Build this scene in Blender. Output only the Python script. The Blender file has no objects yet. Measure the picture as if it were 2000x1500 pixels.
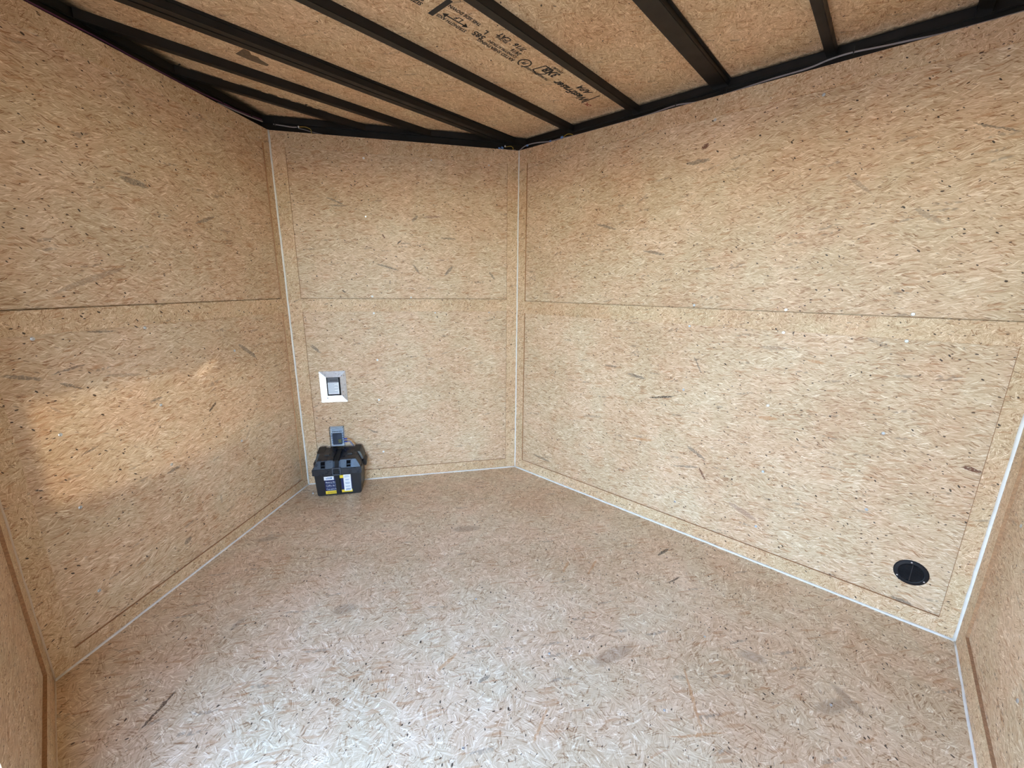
import bpy, bmesh, math, random
from mathutils import Vector, Matrix
random.seed(7)
C = bpy.context.scene.collection
SC = bpy.context.scene

# ------------------------------------------------------------------ camera
W = 2.34          # trailer width between the two side walls
NOSE = 0.82541    # depth of the V nose
REAR = 2.28679    # distance of the rear wall behind the nose line
WH = 2.1467       # height of the wall sheets
CZ = 2.225        # underside of the roof sheathing
YAW, PITCH, ROLL = 0.83547, 0.23504, 0.01048
fw = Vector((math.sin(YAW)*math.cos(PITCH), math.cos(YAW)*math.cos(PITCH), -math.sin(PITCH)))
rt = Vector((math.cos(YAW), -math.sin(YAW), 0))
up = rt.cross(fw)
r2 = math.cos(ROLL)*rt + math.sin(ROLL)*up
u2 = -math.sin(ROLL)*rt + math.cos(ROLL)*up
cam = bpy.data.cameras.new('camera')
cam.sensor_width = 36
cam.lens = 36*800.5174/2000
cam.clip_start = 0.02
co = bpy.data.objects.new('camera', cam); C.objects.link(co)
m = Matrix((r2, u2, -fw)).transposed().to_4x4()
m.translation = Vector((0.20769, -1.88937, 1.31938))
co.matrix_world = m
SC.camera = co

# ------------------------------------------------------------------ light
SC.view_settings.view_transform = 'Standard'
SC.view_settings.look = 'None'
SC.view_settings.gamma = 1
SC.view_settings.use_curve_mapping = False
SC.view_settings.exposure = 0.60
DOOR0, DOOR1, DOORH = 0.755, 1.86, 2.0      # side door opening (distances behind the nose line)
wd = bpy.data.worlds.new('sky'); SC.world = wd; wd.use_nodes = True
nt = wd.node_tree
sky = nt.nodes.new('ShaderNodeTexSky'); sky.sky_type = 'NISHITA'
sky.sun_disc = False; sky.sun_elevation = math.radians(56); sky.sun_rotation = math.radians(20)
sky.air_density = 1.15; sky.dust_density = .3; sky.ozone_density = 4.0
nt.nodes['Background'].inputs[1].default_value = 2.35
nt.links.new(sky.outputs[0], nt.nodes['Background'].inputs[0])
sl = bpy.data.lights.new('sun', 'SUN'); sl.energy = 0.9; sl.angle = 0.01; sl.color = (1, .95, .87)
so = bpy.data.objects.new('sun', sl); C.objects.link(so)
so.rotation_euler = Vector((-0.22, -0.62, -0.75)).to_track_quat('-Z', 'Y').to_euler()
pl = bpy.data.lights.new('door_portal', 'AREA'); pl.shape = 'RECTANGLE'
pl.size = DOOR1-DOOR0; pl.size_y = DOORH; pl.cycles.is_portal = True
po = bpy.data.objects.new('door_portal', pl); C.objects.link(po)
po.matrix_world = Matrix(((0, 0, -1, -0.06), (1, 0, 0, -(DOOR0+DOOR1)/2), (0, -1, 0, DOORH/2), (0, 0, 0, 1)))

SC.cycles.max_bounces = 6; SC.cycles.diffuse_bounces = 4; SC.cycles.glossy_bounces = 2
SC.cycles.use_adaptive_sampling = True; SC.cycles.adaptive_threshold = .10; SC.cycles.adaptive_min_samples = 16; SC.cycles.use_denoising = True
# warm sunlight thrown back in through the side door by something shiny outside
gl = bpy.data.lights.new('sun_glint', 'SPOT'); gl.energy = 64; gl.color = (1, .80, .52); gl.shadow_soft_size = .03; gl.spot_size = math.radians(34); gl.spot_blend = .5
go = bpy.data.objects.new('sun_glint', gl); C.objects.link(go); go.location = (-.20, -2.25, .95)
go.rotation_euler = (Vector((.27, .19, .75))-Vector(go.location)).to_track_quat('-Z', 'Y').to_euler()
go.scale = (1.0, .30, 1.0)

g2 = bpy.data.lights.new('sun_glint', 'SPOT'); g2.energy = 90; g2.color = (1, .88, .70); g2.shadow_soft_size = .01; g2.spot_size = math.radians(2.6); g2.spot_blend = .8
g2o = bpy.data.objects.new('sun_glint', g2); C.objects.link(g2o); g2o.location = (-.20, -2.25, .95)
g2o.rotation_euler = (Vector((.646, .456, .928))-Vector(g2o.location)).to_track_quat('-Z', 'Y').to_euler()
g2o.rotation_euler.rotate_axis('Z', math.radians(-50)); g2o.scale = (.38, 1.0, 1.0)

# ------------------------------------------------------------------ node helper
class NB:
    def __init__(s, name):
        s.mat = bpy.data.materials.new(name); s.mat.use_nodes = True
        s.t = s.mat.node_tree; s.bsdf = s.t.nodes['Principled BSDF']
    def n(s, typ, ins=None, **kw):
        nd = s.t.nodes.new(typ)
        for k, v in kw.items(): setattr(nd, k, v)
        for k, v in (ins or {}).items():
            if isinstance(v, bpy.types.NodeSocket): s.t.links.new(v, nd.inputs[k])
            else: nd.inputs[k].default_value = v
        return nd
    def math(s, op, a, b=0.0, c=0.0):
        return s.n('ShaderNodeMath', {0: a, 1: b, 2: c}, operation=op).outputs[0]
    def vec(s, op, a, b=(0, 0, 0)):
        return s.n('ShaderNodeVectorMath', {0: a, 1: b}, operation=op).outputs[0]
    def rng(s, v, a, b, c=0.0, d=1.0, smooth=True):
        return s.n('ShaderNodeMapRange', {0: v, 1: a, 2: b, 3: c, 4: d}, interpolation_type='SMOOTHSTEP' if smooth else 'LINEAR').outputs[0]
    def mix(s, f, a, b):
        nd = s.n('ShaderNodeMix', data_type='RGBA')
        for k, v in ((0, f), (6, a), (7, b)):
            if isinstance(v, bpy.types.NodeSocket): s.t.links.new(v, nd.inputs[k])
            else: nd.inputs[k].default_value = v if k == 0 else (*v, 1) if len(v) == 3 else v
        return nd.outputs[2]
    def mulc(s, a, b):
        nd = s.n('ShaderNodeMix', data_type='RGBA', blend_type='MULTIPLY'); nd.inputs[0].default_value = 1
        for k, v in ((6, a), (7, b)):
            if isinstance(v, bpy.types.NodeSocket): s.t.links.new(v, nd.inputs[k])
            else: nd.inputs[k].default_value = (*v, 1)
        return nd.outputs[2]
    def rotscale(s, p, ang, sx, sy):
        r = s.n('ShaderNodeVectorRotate', {'Vector': p, 'Angle': ang}, rotation_type='Z_AXIS').outputs[0]
        return s.vec('MULTIPLY', r, (sx, sy, 1))
    def voro(s, p, rnd=1.0):
        return s.n('ShaderNodeTexVoronoi', {'Vector': p, 'Scale': 1.0, 'Randomness': rnd}, voronoi_dimensions='2D')
    def noise(s, p, sc, det=2.0, rough=.5):
        return s.n('ShaderNodeTexNoise', {'Vector': p, 'Scale': sc, 'Detail': det, 'Roughness': rough}, noise_dimensions='2D')
    def sep(s, c): 
        return s.n('ShaderNodeSeparateXYZ', {0: c}).outputs

def lin(r, g, b):
    f = lambda c: ((c/255+.055)/1.055)**2.4 if c > 10 else c/255/12.92
    return (f(r), f(g), f(b))

MARKC = {'g': lin(118, 108, 98), 'f': lin(150, 132, 115), 'd': lin(70, 58, 50), 'r': lin(105, 62, 45), 'o': lin(190, 135, 85),
         'p': lin(150, 118, 105), 'n': lin(78, 58, 46), 's': lin(128, 106, 90), 'x': lin(90, 78, 66)}

def osb(name, ua, va, seed, marks=(), tint=(.965, .94, .915), rough=.5, angles=(-.45, -.1, .35), size=1.0, spray=False, spec=.35, warm=0.0, speck=1.35, spread=1.0, amp=.9):
    """Oriented strand board: several layers of strands, bark specks, stained strands."""
    b = NB(name)
    tc = b.n('ShaderNodeTexCoord').outputs['Object']
    s3 = b.sep(tc)
    P0 = b.n('ShaderNodeCombineXYZ', {0: s3[ua], 1: s3[va], 2: 0.0}).outputs[0]
    rnd = b.n('ShaderNodeObjectInfo').outputs['Random']
    off = b.n('ShaderNodeCombineXYZ', {0: b.math('MULTIPLY', rnd, 9.7), 1: b.math('MULTIPLY', rnd, 5.3), 2: 0.0}).outputs[0]
    P = b.vec('ADD', b.vec('ADD', P0, (seed*3.1, seed*1.7, 0)), off)
    wn = b.noise(P, 9.0, 1.0)
    warp = b.vec('MULTIPLY', b.vec('SUBTRACT', wn.outputs['Color'], (.5, .5, .5)), (.022, .022, 0))
    Q = b.vec('ADD', P, warp)
    wf = b.noise(P, 70.0, 1.0)
    Qf = b.vec('ADD', Q, b.vec('MULTIPLY', b.vec('SUBTRACT', wf.outputs['Color'], (.5, .5, .5)), (.0035, .0035, 0)))
    # strands
    dims = [(.050, .0040), (.036, .0028)]
    val = None
    for i, a in enumerate(angles[:2]):
        L, w = dims[i]
        # broad flakes give the orientation and tone, fine splinters and grain run inside them
        fl = b.voro(b.rotscale(b.vec('ADD', Q, (i*2.37, i*1.11, 0)), a, 1/(.060*size), 1/(.016*size)))
        fs = b.sep(fl.outputs['Color'])
        ang = b.math('MULTIPLY_ADD', b.math('SUBTRACT', fs[0], .5), spread, a)
        q = b.rotscale(b.vec('ADD', Qf, (i*1.37, i*2.11, 0)), ang, 1, 1)
        v = b.voro(b.vec('MULTIPLY', q, (1/(L*size), 1/(w*size), 1)))
        cs = b.sep(v.outputs['Color'])
        g = b.noise(b.vec('MULTIPLY', q, (24/size, 640/size, 1)), 1.0, 1.0, .6).outputs[0]
        lay = b.math('ADD', b.math('MULTIPLY_ADD', fs[2], .12, .14), b.math('ADD', b.math('MULTIPLY', cs[0], .30), b.math('MULTIPLY', b.rng(g, .25, .75, 0, 1, False), .34)))
        if val is None: val = lay
        else:
            mk = b.math('MULTIPLY', b.math('GREATER_THAN', fs[1], .40), b.math('GREATER_THAN', cs[1], .30))
            val = b.n('ShaderNodeMix', {0: mk, 2: val, 3: lay}, data_type='FLOAT').outputs[0]
    # loose single splinters, pale or brown, lying across the flakes
    for k, (an, lx, ly, pr) in enumerate(((angles[0]+.25, .072, .0066, .42), (angles[1]-.2, .048, .0046, .5), (angles[2]+.05, .032, .0038, .5))):
        ang = b.math('MULTIPLY_ADD', b.math('SUBTRACT', fs[k], .5), spread*1.2, an)
        q = b.rotscale(b.vec('ADD', Qf, (k*3.3+1, k*2.7, 0)), ang, 1, 1)
        v = b.voro(b.vec('MULTIPLY', q, (1/(lx*size), 1/(ly*size), 1))); cs = b.sep(v.outputs['Color'])
        mk = b.math('MULTIPLY', b.math('LESS_THAN', cs[0], pr), b.rng(v.outputs['Distance'], .24, .34, 1, 0))
        val = b.math('ADD', val, b.math('MULTIPLY', mk, b.math('MULTIPLY', b.math('SUBTRACT', cs[1], .52), amp)))
    big = b.noise(P, 2.2, 2.0).outputs[0]
    val = b.math('ADD', val, b.math('MULTIPLY', b.math('SUBTRACT', big, .5), .34))
    cr = b.n('ShaderNodeValToRGB', {0: val})
    e = cr.color_ramp.elements
    e[0].position = .06; e[0].color = (*lin(158, 122, 92), 1)
    e[1].position = 1.0; e[1].color = (*lin(245, 234, 216), 1)
    for p_, c_ in ((.28, lin(190, 162, 132)), (.50, lin(208, 185, 156)), (.74, lin(225, 207, 182))):
        k = e.new(p_); k.color = (*c_, 1)
    col = cr.outputs[0]
    # hue drift: pinkish to yellowish patches
    hue = b.noise(P, 5.0, 2.0).outputs[0]
    col = b.mulc(col, b.mix(b.rng(hue, .3, .7), (1.03, .985, .965), (.985, 1.01, .99)))
    # orange brown strands
    q = b.rotscale(b.vec('ADD', Qf, (7.7, 3.3, 0)), angles[-1]+.1, 1/(.07*size), 1/(.010*size)); v = b.voro(q); cs = b.sep(v.outputs['Color'])
    mk = b.math('MULTIPLY', b.math('GREATER_THAN', cs[0], .90), b.rng(v.outputs['Distance'], .30, .42, 1, 0))
    col = b.mix(b.math('MULTIPLY', mk, .42), col, lin(176, 122, 78))
    # grey stained strands
    q = b.rotscale(b.vec('ADD', Qf, (1.2, 8.3, 0)), angles[2]+.12, 1/(.11*size), 1/(.016*size)); v = b.voro(q); cs = b.sep(v.outputs['Color'])
    mk = b.math('MULTIPLY', b.math('GREATER_THAN', cs[0], .955), b.rng(v.outputs['Distance'], .22, .40, 1, 0))
    col = b.mix(b.math('MULTIPLY', b.math('MULTIPLY', mk, b.rng(wf.outputs[0], .35, .6)), .5), col, lin(128, 114, 102))
    # thin dark slivers and bark specks
    for k, (an, lx, ly, thr, rad, cl, al) in enumerate((
            (-.4, .030, .0045, .945, .25, lin(104, 78, 60), .75), (.12, .020, .010, .962, .20, lin(56, 38, 28), .92),
            (-.8, .030, .015, .972, .17, lin(48, 34, 26), .92))):
        q = b.rotscale(b.vec('ADD', Qf, (k*4.4+2, k*1.9, 0)), an, 1/lx, 1/ly); v = b.voro(q); cs = b.sep(v.outputs['Color'])
        rr = b.math('MULTIPLY_ADD', cs[1], rad*.8, rad*.35)
        mk = b.math('MULTIPLY', b.math('GREATER_THAN', cs[0], 1-(1-thr)*speck), b.math('LESS_THAN', v.outputs['Distance'], rr))
        col = b.mix(b.math('MULTIPLY', mk, al), col, cl)
    # individual stained strands that stand out in this sheet
    Pm = b.vec('ADD', P0, b.vec('ADD', b.vec('MULTIPLY', warp, (.35, .35, 0)), b.vec('MULTIPLY', b.vec('SUBTRACT', wf.outputs['Color'], (.5, .5, .5)), (.008, .008, 0))))
    ragged = b.rng(b.noise(b.vec('MULTIPLY', P, (1, 1, 1)), 160.0, 2.0).outputs[0], .3, .55)
    for (mu, mv, an, hl, hw, ck) in marks:
        q = b.vec('SUBTRACT', Pm, (mu, mv, 0))
        q = b.rotscale(q, -an, 1/hl, 1/max(hw, .003))
        d = b.n('ShaderNodeVectorMath', {0: q}, operation='LENGTH').outputs['Value']
        if ck == 's': f = b.math('MULTIPLY', b.rng(d, .5, 1.15, 1, 0), .42)
        else: f = b.math('MULTIPLY', b.math('MULTIPLY', b.rng(d, .8, 1.05, 1, 0), b.math('MULTIPLY_ADD', ragged, .6, .4)), {'g': .72, 'f': .5, 'p': .6, 'o': .6}.get(ck, .92))
        col = b.mix(f, col, MARKC[ck])
    if spray:   # black paint overspray from the frame, along the three wall rails
        nz = b.math('MULTIPLY', b.noise(P, 60.0, 3.0).outputs[0], .03)
        nx, ny = .576461, .817125
        dA = b.math('SUBTRACT', b.math('MULTIPLY', s3[0], nx), b.math('MULTIPLY', s3[1], ny))
        dB = b.math('SUBTRACT', 1.34892, b.math('ADD', b.math('MULTIPLY', s3[0], nx), b.math('MULTIPLY', s3[1], ny)))
        dR = b.math('SUBTRACT', W, s3[0])
        fA = b.rng(b.math('ADD', dA, nz), -.012, .040, 1, 0)
        fB = b.rng(b.math('ADD', dB, nz), -.006, .026, 1, 0)
        fR = b.rng(b.math('ADD', dR, nz), -.045, -.010, 1, 0)
        f = b.math('MULTIPLY', b.math('MAXIMUM', fA, b.math('MAXIMUM', fB, fR)), .93)
        col = b.mix(f, col, (.012, .011, .010))
    col = b.mulc(col, tuple(a_*b_ for a_, b_ in zip(tint, (1.0, .942, .895))))
    b.t.links.new(col, b.bsdf.inputs['Base Color'])
    b.bsdf.inputs['Roughness'].default_value = rough
    b.bsdf.inputs['Specular IOR Level'].default_value = spec
    bp = b.n('ShaderNodeBump', {'Strength': .25, 'Distance': .0010, 'Height': b.noise(b.rotscale(P, .1, 60, 240), 1.0, 1.0).outputs[0]})
    b.t.links.new(bp.outputs[0], b.bsdf.inputs['Normal'])
    return b.mat

def plain(name, col, rough=.5, metal=0.0, spec=.5, var=.0, scale=40.0, **kw):
    b = NB(name)
    tc = b.n('ShaderNodeTexCoord').outputs['Object']
    if var:
        nz = b.n('ShaderNodeTexNoise', {'Vector': tc, 'Scale': scale, 'Detail': 3.0}).outputs[0]
        c = b.mix(b.rng(nz, .3, .7), tuple(x*(1-var) for x in col), tuple(min(1, x*(1+var)) for x in col))
        b.t.links.new(c, b.bsdf.inputs['Base Color'])
        b.t.links.new(b.rng(nz, .2, .8, max(.05, rough-.08), min(1, rough+.08)), b.bsdf.inputs['Roughness'])
    else:
        b.bsdf.inputs['Base Color'].default_value = (*col, 1)
        b.bsdf.inputs['Roughness'].default_value = rough
    b.bsdf.inputs['Metallic'].default_value = metal
    b.bsdf.inputs['Specular IOR Level'].default_value = spec
    for k, v in kw.items(): b.bsdf.inputs[k.replace('_', ' ')].default_value = v
    return b.mat

# ------------------------------------------------------------------ mesh helpers
def mesh_obj(name, bm, mat, parent=None, mw=None, bevel=0.0, smooth=False):
    me = bpy.data.meshes.new(name)
    bmesh.ops.recalc_face_normals(bm, faces=bm.faces)
    if bevel: bmesh.ops.bevel(bm, geom=list(bm.edges), offset=bevel, segments=2, affect='EDGES', clamp_overlap=True)
    bm.to_mesh(me); bm.free()
    if smooth:
        for p in me.polygons: p.use_smooth = True
    me.materials.append(mat)
    return link(name, me, parent, mw)
def link(name, me, parent=None, mw=None):
    o = bpy.data.objects.new(name, me); C.objects.link(o)
    if mw is not None: o.matrix_world = mw
    if parent is not None:
        o.parent = parent
        if mw is None: o.matrix_basis = Matrix()
        else:
            o.matrix_basis = mw       # mw is then local to the parent
    return o
def empty(name, mw, label, cat, group=None):
    o = bpy.data.objects.new(name, None); C.objects.link(o); o.matrix_world = mw; o.empty_display_size = .05
    return tag(o, label, cat, group)
def tag(o, label=None, cat=None, group=None, kind=None):
    if label: o['label'] = label
    if cat: o['category'] = cat
    if group: o['group'] = group
    if kind: o['kind'] = kind
    return o
def box(bm, x0, x1, y0, y1, z0, z1, M=None):
    vs = [bm.verts.new((M @ Vector(p)) if M else p) for p in ((x0,y0,z0),(x1,y0,z0),(x1,y1,z0),(x0,y1,z0),(x0,y0,z1),(x1,y0,z1),(x1,y1,z1),(x0,y1,z1))]
    for f in ((0,3,2,1),(4,5,6,7),(0,1,5,4),(1,2,6,5),(2,3,7,6),(3,0,4,7)): bm.faces.new([vs[i] for i in f])
    return vs
def bxm(x0, x1, y0, y1, z0, z1):
    bm = bmesh.new(); box(bm, x0, x1, y0, y1, z0, z1); return bm
def prism(bm, pts, z0, z1, M=None):
    f = (lambda p: M @ Vector(p)) if M else Vector
    a = [bm.verts.new(f((x, y, z0))) for x, y in pts]; b = [bm.verts.new(f((x, y, z1))) for x, y in pts]
    bm.faces.new(a); bm.faces.new(b)
    n = len(pts)
    for i in range(n): bm.faces.new((a[i], a[(i+1) % n], b[(i+1) % n], b[i]))
def hull(bm, pts):
    vs = [bm.verts.new(p) for p in pts]
    r = bmesh.ops.convex_hull(bm, input=vs)
    bad = [g for g in r['geom_interior'] if isinstance(g, bmesh.types.BMVert)]
    if bad: bmesh.ops.delete(bm, geom=bad, context='VERTS')
def cyl(bm, r0, r1, z0, z1, n=20, M=None):
    T = M or Matrix()
    a = [bm.verts.new(T @ Vector((r0*math.cos(2*math.pi*i/n), r0*math.sin(2*math.pi*i/n), z0))) for i in range(n)]
    b = [bm.verts.new(T @ Vector((r1*math.cos(2*math.pi*i/n), r1*math.sin(2*math.pi*i/n), z1))) for i in range(n)]
    bm.faces.new(a); bm.faces.new(b)
    for i in range(n): bm.faces.new((a[i], a[(i+1) % n], b[(i+1) % n], b[i]))
def lathe(bm, prof, n=32, M=None):
    T = M or Matrix()
    rings = [[bm.verts.new(T @ Vector((r*math.cos(2*math.pi*i/n), r*math.sin(2*math.pi*i/n), z))) for i in range(n)] for r, z in prof]
    for a, b in zip(rings, rings[1:]):
        for i in range(n): bm.faces.new((a[i], a[(i+1) % n], b[(i+1) % n], b[i]))
    bm.faces.new(rings[0]); bm.faces.new(rings[-1])
def smooth_path(pts, k=6):
    P = [Vector(p) for p in pts]; P = [2*P[0]-P[1]] + P + [2*P[-1]-P[-2]]
    out = []
    for i in range(1, len(P)-2):
        for j in range(k):
            t = j/k; a, b_, c, d = P[i-1], P[i], P[i+1], P[i+2]
            out.append(.5*((2*b_)+(-a+c)*t+(2*a-5*b_+4*c-d)*t*t+(-a+3*b_-3*c+d)*t**3))
    return out+[P[-2]]
def tube(bm, pts, r, n=8):
    rings = []
    for i, p in enumerate(pts):
        d = (pts[min(i+1, len(pts)-1)]-pts[max(i-1, 0)]).normalized()
        a = d.cross(Vector((0, 0, 1)) if abs(d.z) < .9 else Vector((1, 0, 0))).normalized(); b = d.cross(a)
        rings.append([bm.verts.new(p+r*(math.cos(2*math.pi*k/n)*a+math.sin(2*math.pi*k/n)*b)) for k in range(n)])
    for A, B in zip(rings, rings[1:]):
        for k in range(n): bm.faces.new((A[k], A[(k+1) % n], B[(k+1) % n], B[k]))
    bm.faces.new(rings[0]); bm.faces.new(rings[-1])
def text_obj(name, body, size, mat, parent, mw, align='LEFT', shear=0.0, sx=1.0, depth=0.0, bold=0.0):
    cu = bpy.data.curves.new(name, 'FONT'); cu.body = body; cu.size = size; cu.align_x = align; cu.shear = shear; cu.extrude = depth; cu.offset = bold*size; cu.resolution_u = 2
    t = bpy.data.objects.new(name+'_source', cu); C.objects.link(t)
    bpy.context.view_layer.update()
    me = bpy.data.meshes.new_from_object(t.evaluated_get(bpy.context.evaluated_depsgraph_get()))
    bpy.data.objects.remove(t); bpy.data.curves.remove(cu)
    me.name = name
    if sx != 1.0: me.transform(Matrix.Scale(sx, 4, (1, 0, 0)))
    me.materials.clear(); me.materials.append(mat)
    return link(name, me, parent, mw)

# frames: local x runs along the wall (to the left seen from inside), local y points into the room, local z up
def frame(origin, y):
    y = Vector((*y, 0)).normalized(); x = Vector((y.y, -y.x, 0))
    m = Matrix((x, y, Vector((0, 0, 1)))).transposed().to_4x4(); m.translation = Vector((*origin, 0)); return m
LN = math.hypot(W/2, NOSE)
FR = {'left': (frame((0, 0), (1, 0)), REAR), 'front_left': (frame((W/2, NOSE), (NOSE, -W/2)), LN),
      'front_right': (frame((W, 0), (-NOSE, -W/2)), LN), 'right': (frame((W, -REAR), (-1, 0)), REAR), 'rear': (frame((0, -REAR), (0, 1)), W)}
T = .009      # thickness of the battens
PT = .012     # thickness of the sheets

# ------------------------------------------------------------------ materials
MR = [(1.175,1.893,-3.13,.056,.0101,'g'),(1.642,1.646,-2.85,.072,.0065,'g'),(1.352,1.496,-2.94,.064,.0074,'g'),(.564,1.711,-2.44,.063,.0073,'f'),(.349,1.575,-2.49,.056,.0096,'f'),(.238,1.833,-2.73,.063,.0039,'g'),(1.443,1.76,2.5,.043,.0058,'f'),(1.553,.868,3.14,.045,.0061,'g'),(1.392,.832,-3.0,.06,.0089,'g'),(1.238,.74,2.9,.079,.0056,'d'),(1.662,.535,2.97,.07,.0082,'f'),(2.048,.139,-3.08,.081,.0083,'g'),(1.07,.386,2.87,.068,.0057,'g'),(.984,.373,-2.15,.037,.0056,'r'),(1.327,.471,3.02,.074,.0061,'o'),(.733,.736,3.01,.041,.0097,'o'),(.594,1.018,-3.01,.034,.0064,'o'),(1.071,.942,-2.08,.048,.0038,'g'),(.084,.69,-3.02,.025,.0086,'r'),(.78,.237,-2.8,.075,.0144,'p'),(1.149,1.954,2.8,.018,.011,'r'),(.419,1.191,2.09,.018,.003,'d'),(.689,1.139,1.54,.017,.003,'d'),(1.026,.476,-2.68,.061,.0088,'g'),(.164,.079,-3.1,.035,.0084,'g'),(.758,1.06,3.09,.059,.0091,'f'),(.411,1.117,-2.76,.044,.0074,'f')]
MB_ = [(1.117,1.798,-2.79,.054,.0059,'g'),(1.103,1.773,3.12,.06,.0042,'g'),(.657,1.718,2.3,.027,.0087,'g'),(.554,1.733,3.05,.06,.0074,'p'),(.453,1.608,-3.11,.052,.0062,'g'),(.838,1.426,-2.84,.075,.0063,'g'),(.66,1.414,-2.15,.035,.0065,'g'),(.458,1.41,2.32,.04,.0095,'g'),(.174,1.384,-2.23,.031,.0068,'g'),(1.304,.915,-2.48,.041,.0066,'g'),(1.305,.927,-2.39,.034,.0049,'g'),(.997,.347,-2.66,.036,.0054,'g'),(1.106,1.276,-2.65,.013,.0048,'d'),(.758,1.576,2.42,.021,.0044,'d'),(.851,1.609,-2.13,.016,.0047,'r')]
MA = [(.813,1.696,-3.03,.058,.0123,'g'),(.508,1.602,2.77,.065,.0073,'g'),(1.046,1.142,-3.05,.053,.0046,'g'),(1.296,1.024,-2.85,.052,.0072,'g'),(1.17,1.026,3.0,.056,.0043,'g'),(1.174,.968,-2.61,.039,.0052,'g'),(.999,.969,-2.97,.072,.0069,'f'),(.362,.965,-2.47,.078,.0105,'g'),(.632,.734,2.53,.032,.0072,'d'),(.893,.844,3.09,.031,.0055,'g'),(1.167,.726,2.97,.032,.0039,'g'),(1.235,.9,-2.4,.018,.0056,'f'),(.879,.517,3.02,.035,.0075,'g'),(.88,.166,2.82,.021,.0122,'g'),(.672,.262,-1.58,.031,.0072,'f'),(1.331,.653,-2.42,.014,.003,'d'),(.44,.523,2.28,.037,.0056,'f'),(1.036,1.327,2.78,.142,.0097,'f')]
MF = [(.219,-.38,.65,.067,.0054,'n'),(2.103,-1.235,-.22,.048,.0088,'d'),(1.932,-1.353,-.33,.043,.0052,'n'),(.948,-.917,.06,.049,.0084,'o'),(.993,-1.063,-.15,.026,.0066,'g'),(1.669,-.932,.34,.047,.0075,'o'),(1.006,-1.301,.29,.063,.0046,'o'),(1.755,-1.028,.25,.066,.0061,'o'),(.815,-.41,-.57,.055,.0331,'s'),(.767,.356,-.54,.058,.0255,'s'),(1.726,-1.725,-1.15,.05,.0301,'s'),(1.695,-1.962,-.6,.074,.0252,'s'),(1.381,-1.342,-.4,.105,.0291,'s'),(1.763,-1.995,-2.22,.062,.0191,'s'),(1.55,-.341,-.67,.085,.0349,'s'),(.494,-.172,.44,.033,.0151,'s'),(1.305,-1.667,-.75,.097,.0042,'o'),(1.414,-1.618,-2.55,.122,.0052,'o')]
WANG = (-.22, .24, .0)
M_pan = {'right': osb('strand_board_right', 0, 2, 1, MR, angles=WANG), 'front_right': osb('strand_board_front_right', 0, 2, 2, MB_, angles=WANG),
         'front_left': osb('strand_board_front_left', 0, 2, 3, MA, angles=WANG), 'left': osb('strand_board_left', 0, 2, 4, angles=WANG), 'rear': osb('strand_board_rear', 0, 2, 5, angles=WANG)}
M_bat = osb('strand_board_batten', 0, 2, 6, tint=(.97, .93, .86), angles=(-.5, .9, .15), size=.8, spread=1.8)
M_floor = osb('strand_board_floor', 0, 1, 7, MF, tint=(1.10, 1.145, 1.155), rough=.38, angles=(-.3, 1.3, .55), size=1.3, spread=1.7, amp=.75, spec=.5)
M_ceil = osb('strand_board_roof', 0, 1, 8, tint=(1.05, .99, .90), angles=(.2, -.6, .9), size=1.1, spread=1.4, spray=True, speck=.55)
M_edge = plain('cut_board_edge', lin(172, 132, 98), .8, spec=.2, var=.18, scale=160)
M_steel = plain('black_painted_steel', (.012, .0105, .0095), .46, spec=.32, var=.25, scale=14)
M_caulk = plain('white_caulk', lin(228, 224, 218), .5, var=.05, scale=30)
M_caulk_tan = plain('tan_smeared_caulk', lin(205, 184, 162), .6, var=.06, scale=30)
M_black = plain('black_plastic', (.012, .012, .014), .38, var=.12, scale=30)
M_black_s = plain('black_satin_plastic', (.016, .017, .022), .30, var=.1, scale=30)
M_web = plain('black_webbing', (.010, .010, .011), .8, var=.3, scale=300)
M_zinc = plain('zinc_screw', (.62, .66, .70), .35, metal=.9, var=.08)
M_white_p = plain('white_screw_cap', lin(240, 240, 238), .4, var=.02)
M_alu = plain('brushed_aluminium', (.80, .83, .87), .34, metal=.85, var=.06, scale=90)
M_gravel = plain('pale_concrete_yard', lin(160, 138, 116), .9, var=.12, scale=8)
M_ink = plain('black_stamp_ink', (.030, .024, .020), .8, var=.3, scale=200)
M_redink = plain('red_crayon', lin(150, 66, 48), .8, var=.2, scale=200)

# ------------------------------------------------------------------ floor, roof, ground outside
OFF = .03
plan = [(0, -REAR), (W, -REAR), (W, 0), (W/2, NOSE), (0, 0)]
big = [(-.09, -REAR-.09), (W+.09, -REAR-.09), (W+.09, .04), (W/2, NOSE+.11), (-.09, .04)]
bm = bmesh.new(); prism(bm, big, -.03, 0)
floor = tag(mesh_obj('floor', bm, M_floor), 'pale strand board floor with scuffs and small screws', kind='structure')
bm = bmesh.new(); prism(bm, big, CZ, CZ+.02)
ceiling = tag(mesh_obj('ceiling', bm, M_ceil), 'tan strand board roof sheathing with black stamped lettering', kind='structure')
bm = bmesh.new(); box(bm, -60, 60, -60, 60, -.75, -.62)
ground = tag(mesh_obj('ground', bm, M_gravel), 'pale concrete yard outside the side door', kind='structure')

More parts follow.
